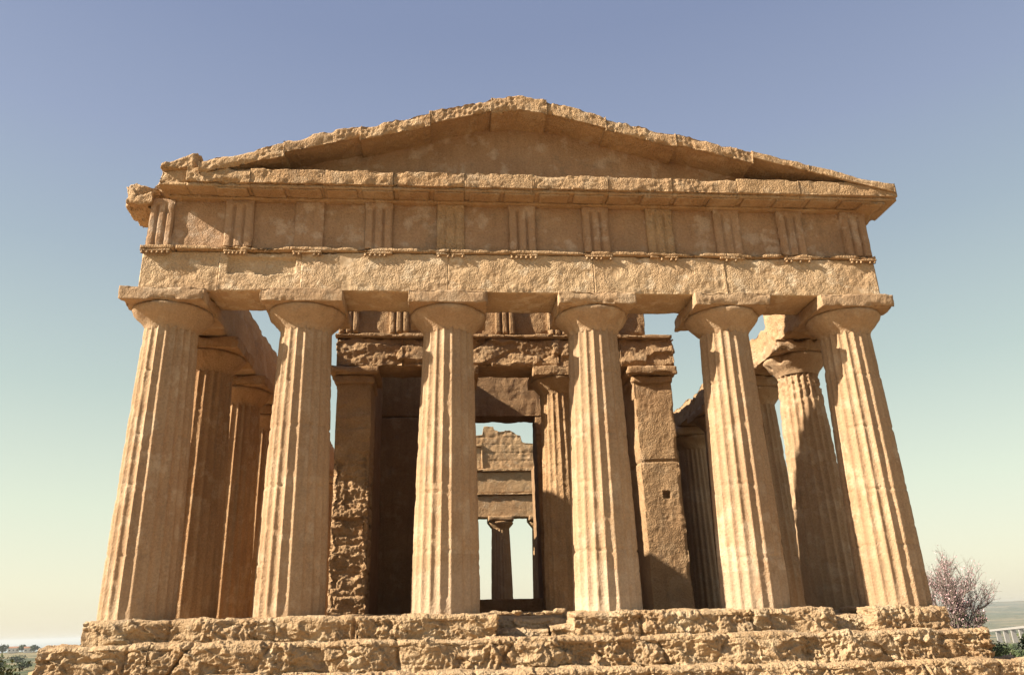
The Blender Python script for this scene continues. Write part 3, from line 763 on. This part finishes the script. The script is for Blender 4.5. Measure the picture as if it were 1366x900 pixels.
# ---- shrubs and distant trees
def shrub(name, x, y, z, rx, rz, n, size, seed, label, cat, trunk=0.4, group=None):
    rs = np.random.RandomState(seed)
    root = empty(name, (x, y, z), label, cat, group)
    ncl = 26
    cc = rs.normal(size=(ncl, 3)); cc /= np.linalg.norm(cc, axis=1)[:, None]
    cc *= rs.uniform(0.35, 1.0, (ncl, 1)) * np.array((rx, rx, rz * 0.5)) * 0.8
    cc[:, 2] += trunk + rz * 0.5
    k = rs.randint(0, ncl, n)
    C = cc[k] + rs.normal(size=(n, 3)) * np.array((rx, rx, rz * 0.6)) * 0.17
    C[:, 2] = np.maximum(C[:, 2], 0.05)
    tb = MB()
    tb.add(tube((0, 0, -0.3), (0, 0, trunk + rz * 0.4), rx * 0.10, rx * 0.05, 7))
    for q in range(8): tb.add(tube((0, 0, trunk * 0.7), cc[q], rx * 0.05, rx * 0.015, 5))
    tb.build('trunk', M_BARK, root, True, False)
    mk('crown', *leaves(C, size, rs), M_LEAF, root, False)
    return root
shrub('bush', -13.75, 7.0, gz(-13.75, 7.0), 1.15, 1.6, 3000, 0.06, 5, 'dark green bush at the lower left beside the temple steps', 'bush', 0.1)
shrub('bush', 21.6, 15.5, gz(21.6, 15.5), 0.7, 1.0, 1800, 0.06, 6, 'dark low bush under the blossoming almond tree', 'bush', 0.1)

def ang(px, r):
    """ground point at distance r along a bearing given in degrees from the temple axis"""
    a = R(px); return r * math.sin(a) + cam.location.x, r * math.cos(a) + cam.location.y
far_trees = [(36.2, 150, 2.6, 2.6, 'low round olive tree on the slope below the viaduct'), (37.1, 175, 3.0, 3.0, 'broad dark olive tree at the right edge below the viaduct'),
             (37.2, 240, 3.4, 3.2, 'dark tree just under the viaduct deck'), (35.4, 260, 3.6, 3.0, 'dark tree behind the blossom of the almond tree'),
             (39.2, 260, 4.2, 3.5, 'rightmost dark tree in the valley')]
for k, (a, r, rx, rz, lb) in enumerate(far_trees):
    x, y = ang(a, r); shrub('olive_tree', x, y, gz(x, y), rx, rz, 900, 0.25, 20 + k, lb, 'tree', 0.8, 'olive trees in the valley on the right')
lt = [(-26.75, 890, 5.5, 6.5, 'round dark tree left of the white houses on the skyline'), (-25.75, 900, 4.0, 5.5, 'small dark tree between the white houses on the skyline'), (-25.15, 880, 4.5, 5, 'dark tree beside the temple base on the left skyline')]
for k, (a, r, rx, rz, lb) in enumerate(lt):
    x, y = ang(a, r); shrub('pine_tree', x, y, gz(x, y), rx, rz, 900, 0.6, 40 + k, lb, 'tree', 1.5, 'dark trees on the left skyline')

def house(x, y, w, d, h, rot, label):
    root = empty('house', (x, y, gz(x, y) - 0.3), label, 'house', 'small houses on the left skyline'); root.rotation_euler = (0, 0, rot)
    mk('wall', *box((-w / 2, -d / 2, 0), (w / 2, d / 2, h)), M_WHITE, root, False)
    V = np.array([(-w / 2 - .3, -d / 2 - .3, h), (w / 2 + .3, -d / 2 - .3, h), (w / 2 + .3, d / 2 + .3, h), (-w / 2 - .3, d / 2 + .3, h), (-w / 2 - .3, 0, h + 1.4), (w / 2 + .3, 0, h + 1.4)])
    me = bpy.data.meshes.new('roof'); me.from_pydata([tuple(v) for v in V], [], [(0, 1, 5, 4), (2, 3, 4, 5), (0, 4, 3), (1, 2, 5), (3, 2, 1, 0)]); me.materials.append(M_TILE)
    o = bpy.data.objects.new('roof', me); scene.collection.objects.link(o); o.parent = root
    nwin = max(2, int(w / 3))
    for k in range(nwin):
        wx = -w / 2 + w * (k + 0.5) / nwin
        mk('window', *box((wx - 0.5, -d / 2 - 0.04, h * 0.4), (wx + 0.5, -d / 2 + 0.1, h * 0.4 + 1.3)), M_GLASS, root, False)
for a, r, w, lb in ((-27.5, 900, 8, 'small white house at the far left edge of the skyline'), (-26.2, 905, 9, 'white house right of the round dark tree on the skyline'), (-25.45, 890, 7, 'white house nearest the temple base on the left skyline')):
    x, y = ang(a, r); house(x, y, w, 6, 4.2, R(25), lb)

# scattered olives over the valley floor: copies of one small tree
rnd = random.Random(12)
proto = None
def scatter(n, a0, a1, r0, r1, label, group):
    global proto
    for k in range(n):
        a = rnd.uniform(a0, a1); r = r0 * (r1 / r0) ** rnd.random()
        x, y = ang(a, r); sc = rnd.uniform(0.7, 1.5)
        if proto is None:
            proto = shrub('olive_tree', x, y, gz(x, y), 3.0, 2.8, 420, 0.34, 77, label, 'tree', 0.8, group); root = proto
        else:
            root = proto.copy(); scene.collection.objects.link(root)
            for ch in proto.children:
                c = ch.copy(); scene.collection.objects.link(c); c.parent = root
        root.location = (x, y, gz(x, y)); root.scale = (sc * 1.25, sc * 1.25, sc); root.rotation_euler = (0, 0, rnd.uniform(0, 6.28))
        root['label'] = label; root['group'] = group
scatter(34, 29.5, 40.5, 190, 900, 'small dark olive tree dotted about the hazy valley floor', 'small olive trees dotted over the valley')
scatter(14, -34, -25, 160, 800, 'small dark tree standing in the green fields below the skyline', 'small trees in the green fields on the left')
for k, (x, y, rx, rz, lb) in enumerate([(24.6, 22.6, 0.9, 1.2, 'dark scrub at the foot of the blossoming tree on its right'), (21.0, 20.0, 0.8, 1.0, 'dark scrub at the foot of the blossoming tree on its left'), (27.5, 26, 1.0, 1.0, 'low scrub on the bank right of the blossoming tree')]):
    shrub('scrub', x, y, gz(x, y), rx, rz, 900, 0.06, 90 + k, lb, 'bush', 0.05)

# ---- viaduct on the right
p0 = np.array(ang(35.0, 1350)); p1 = np.array(ang(41.5, 1150))
z0v, z1v = -32.0, -15.5
vi = empty('viaduct', (p0[0], p0[1], gz(*p0)), 'long pale concrete road viaduct on tall piers crossing the valley', 'viaduct')
dirv = np.append(p1 - p0, z1v - z0v); Lv = np.linalg.norm(dirv); dirv /= Lv
side = np.array((-dirv[1], dirv[0], 0)); side /= np.linalg.norm(side)
def vloc(s, u, w): return np.append(p0, z0v) + dirv * s + side * u + np.array((0, 0, w)) - np.array(vi.location)
def vbox(s0, s1, u0, u1, w0, w1):
    V, F = box((s0, u0, w0), (s1, u1, w1))
    return np.array([vloc(*v) for v in V]), F
mk('deck', *vbox(-40, Lv + 200, -5, 5, -1.6, 0), M_CONC, vi, False)
for u in (-5.1, 4.7): mk('parapet', *vbox(-40, Lv + 200, u, u + 0.4, 0.003, 1.1), M_CONC, vi, False)
s = 0; 
while s < Lv + 190:
    q = vloc(s, 0, 0) + np.array(vi.location)
    gh = gz(q[0], q[1])
    V, F = box((s - 1.0, -3.2, min(gh - 2 - q[2], -4)), (s + 1.0, 3.2, -1.602))
    V = np.array([np.append((np.append(p0, z0v) + dirv * a + side * b_)[:2] - np.array(vi.location)[:2], q[2] + c - vi.location.z) for a, b_, c in V])
    mk('pier', V, F, M_CONC, vi, False)
    s += 17

# ---- haze over the plain and the sea
hz_m = bpy.data.materials.new('haze'); hz_m.use_nodes = True
hn = hz_m.node_tree; hn.nodes.clear()
ho = hn.nodes.new('ShaderNodeOutputMaterial'); hv = hn.nodes.new('ShaderNodeVolumePrincipled')
hv.inputs['Color'].default_value = (0.70, 0.735, 0.75, 1); hv.inputs['Density'].default_value = 0.00014; hv.inputs['Anisotropy'].default_value = 0.2
hn.links.new(hv.outputs[0], ho.inputs['Volume'])
haze = mk('haze', *box((-95000, -61000, -400), (62000, 91000, 16)), hz_m, None, False); tag(haze, kind='stuff')
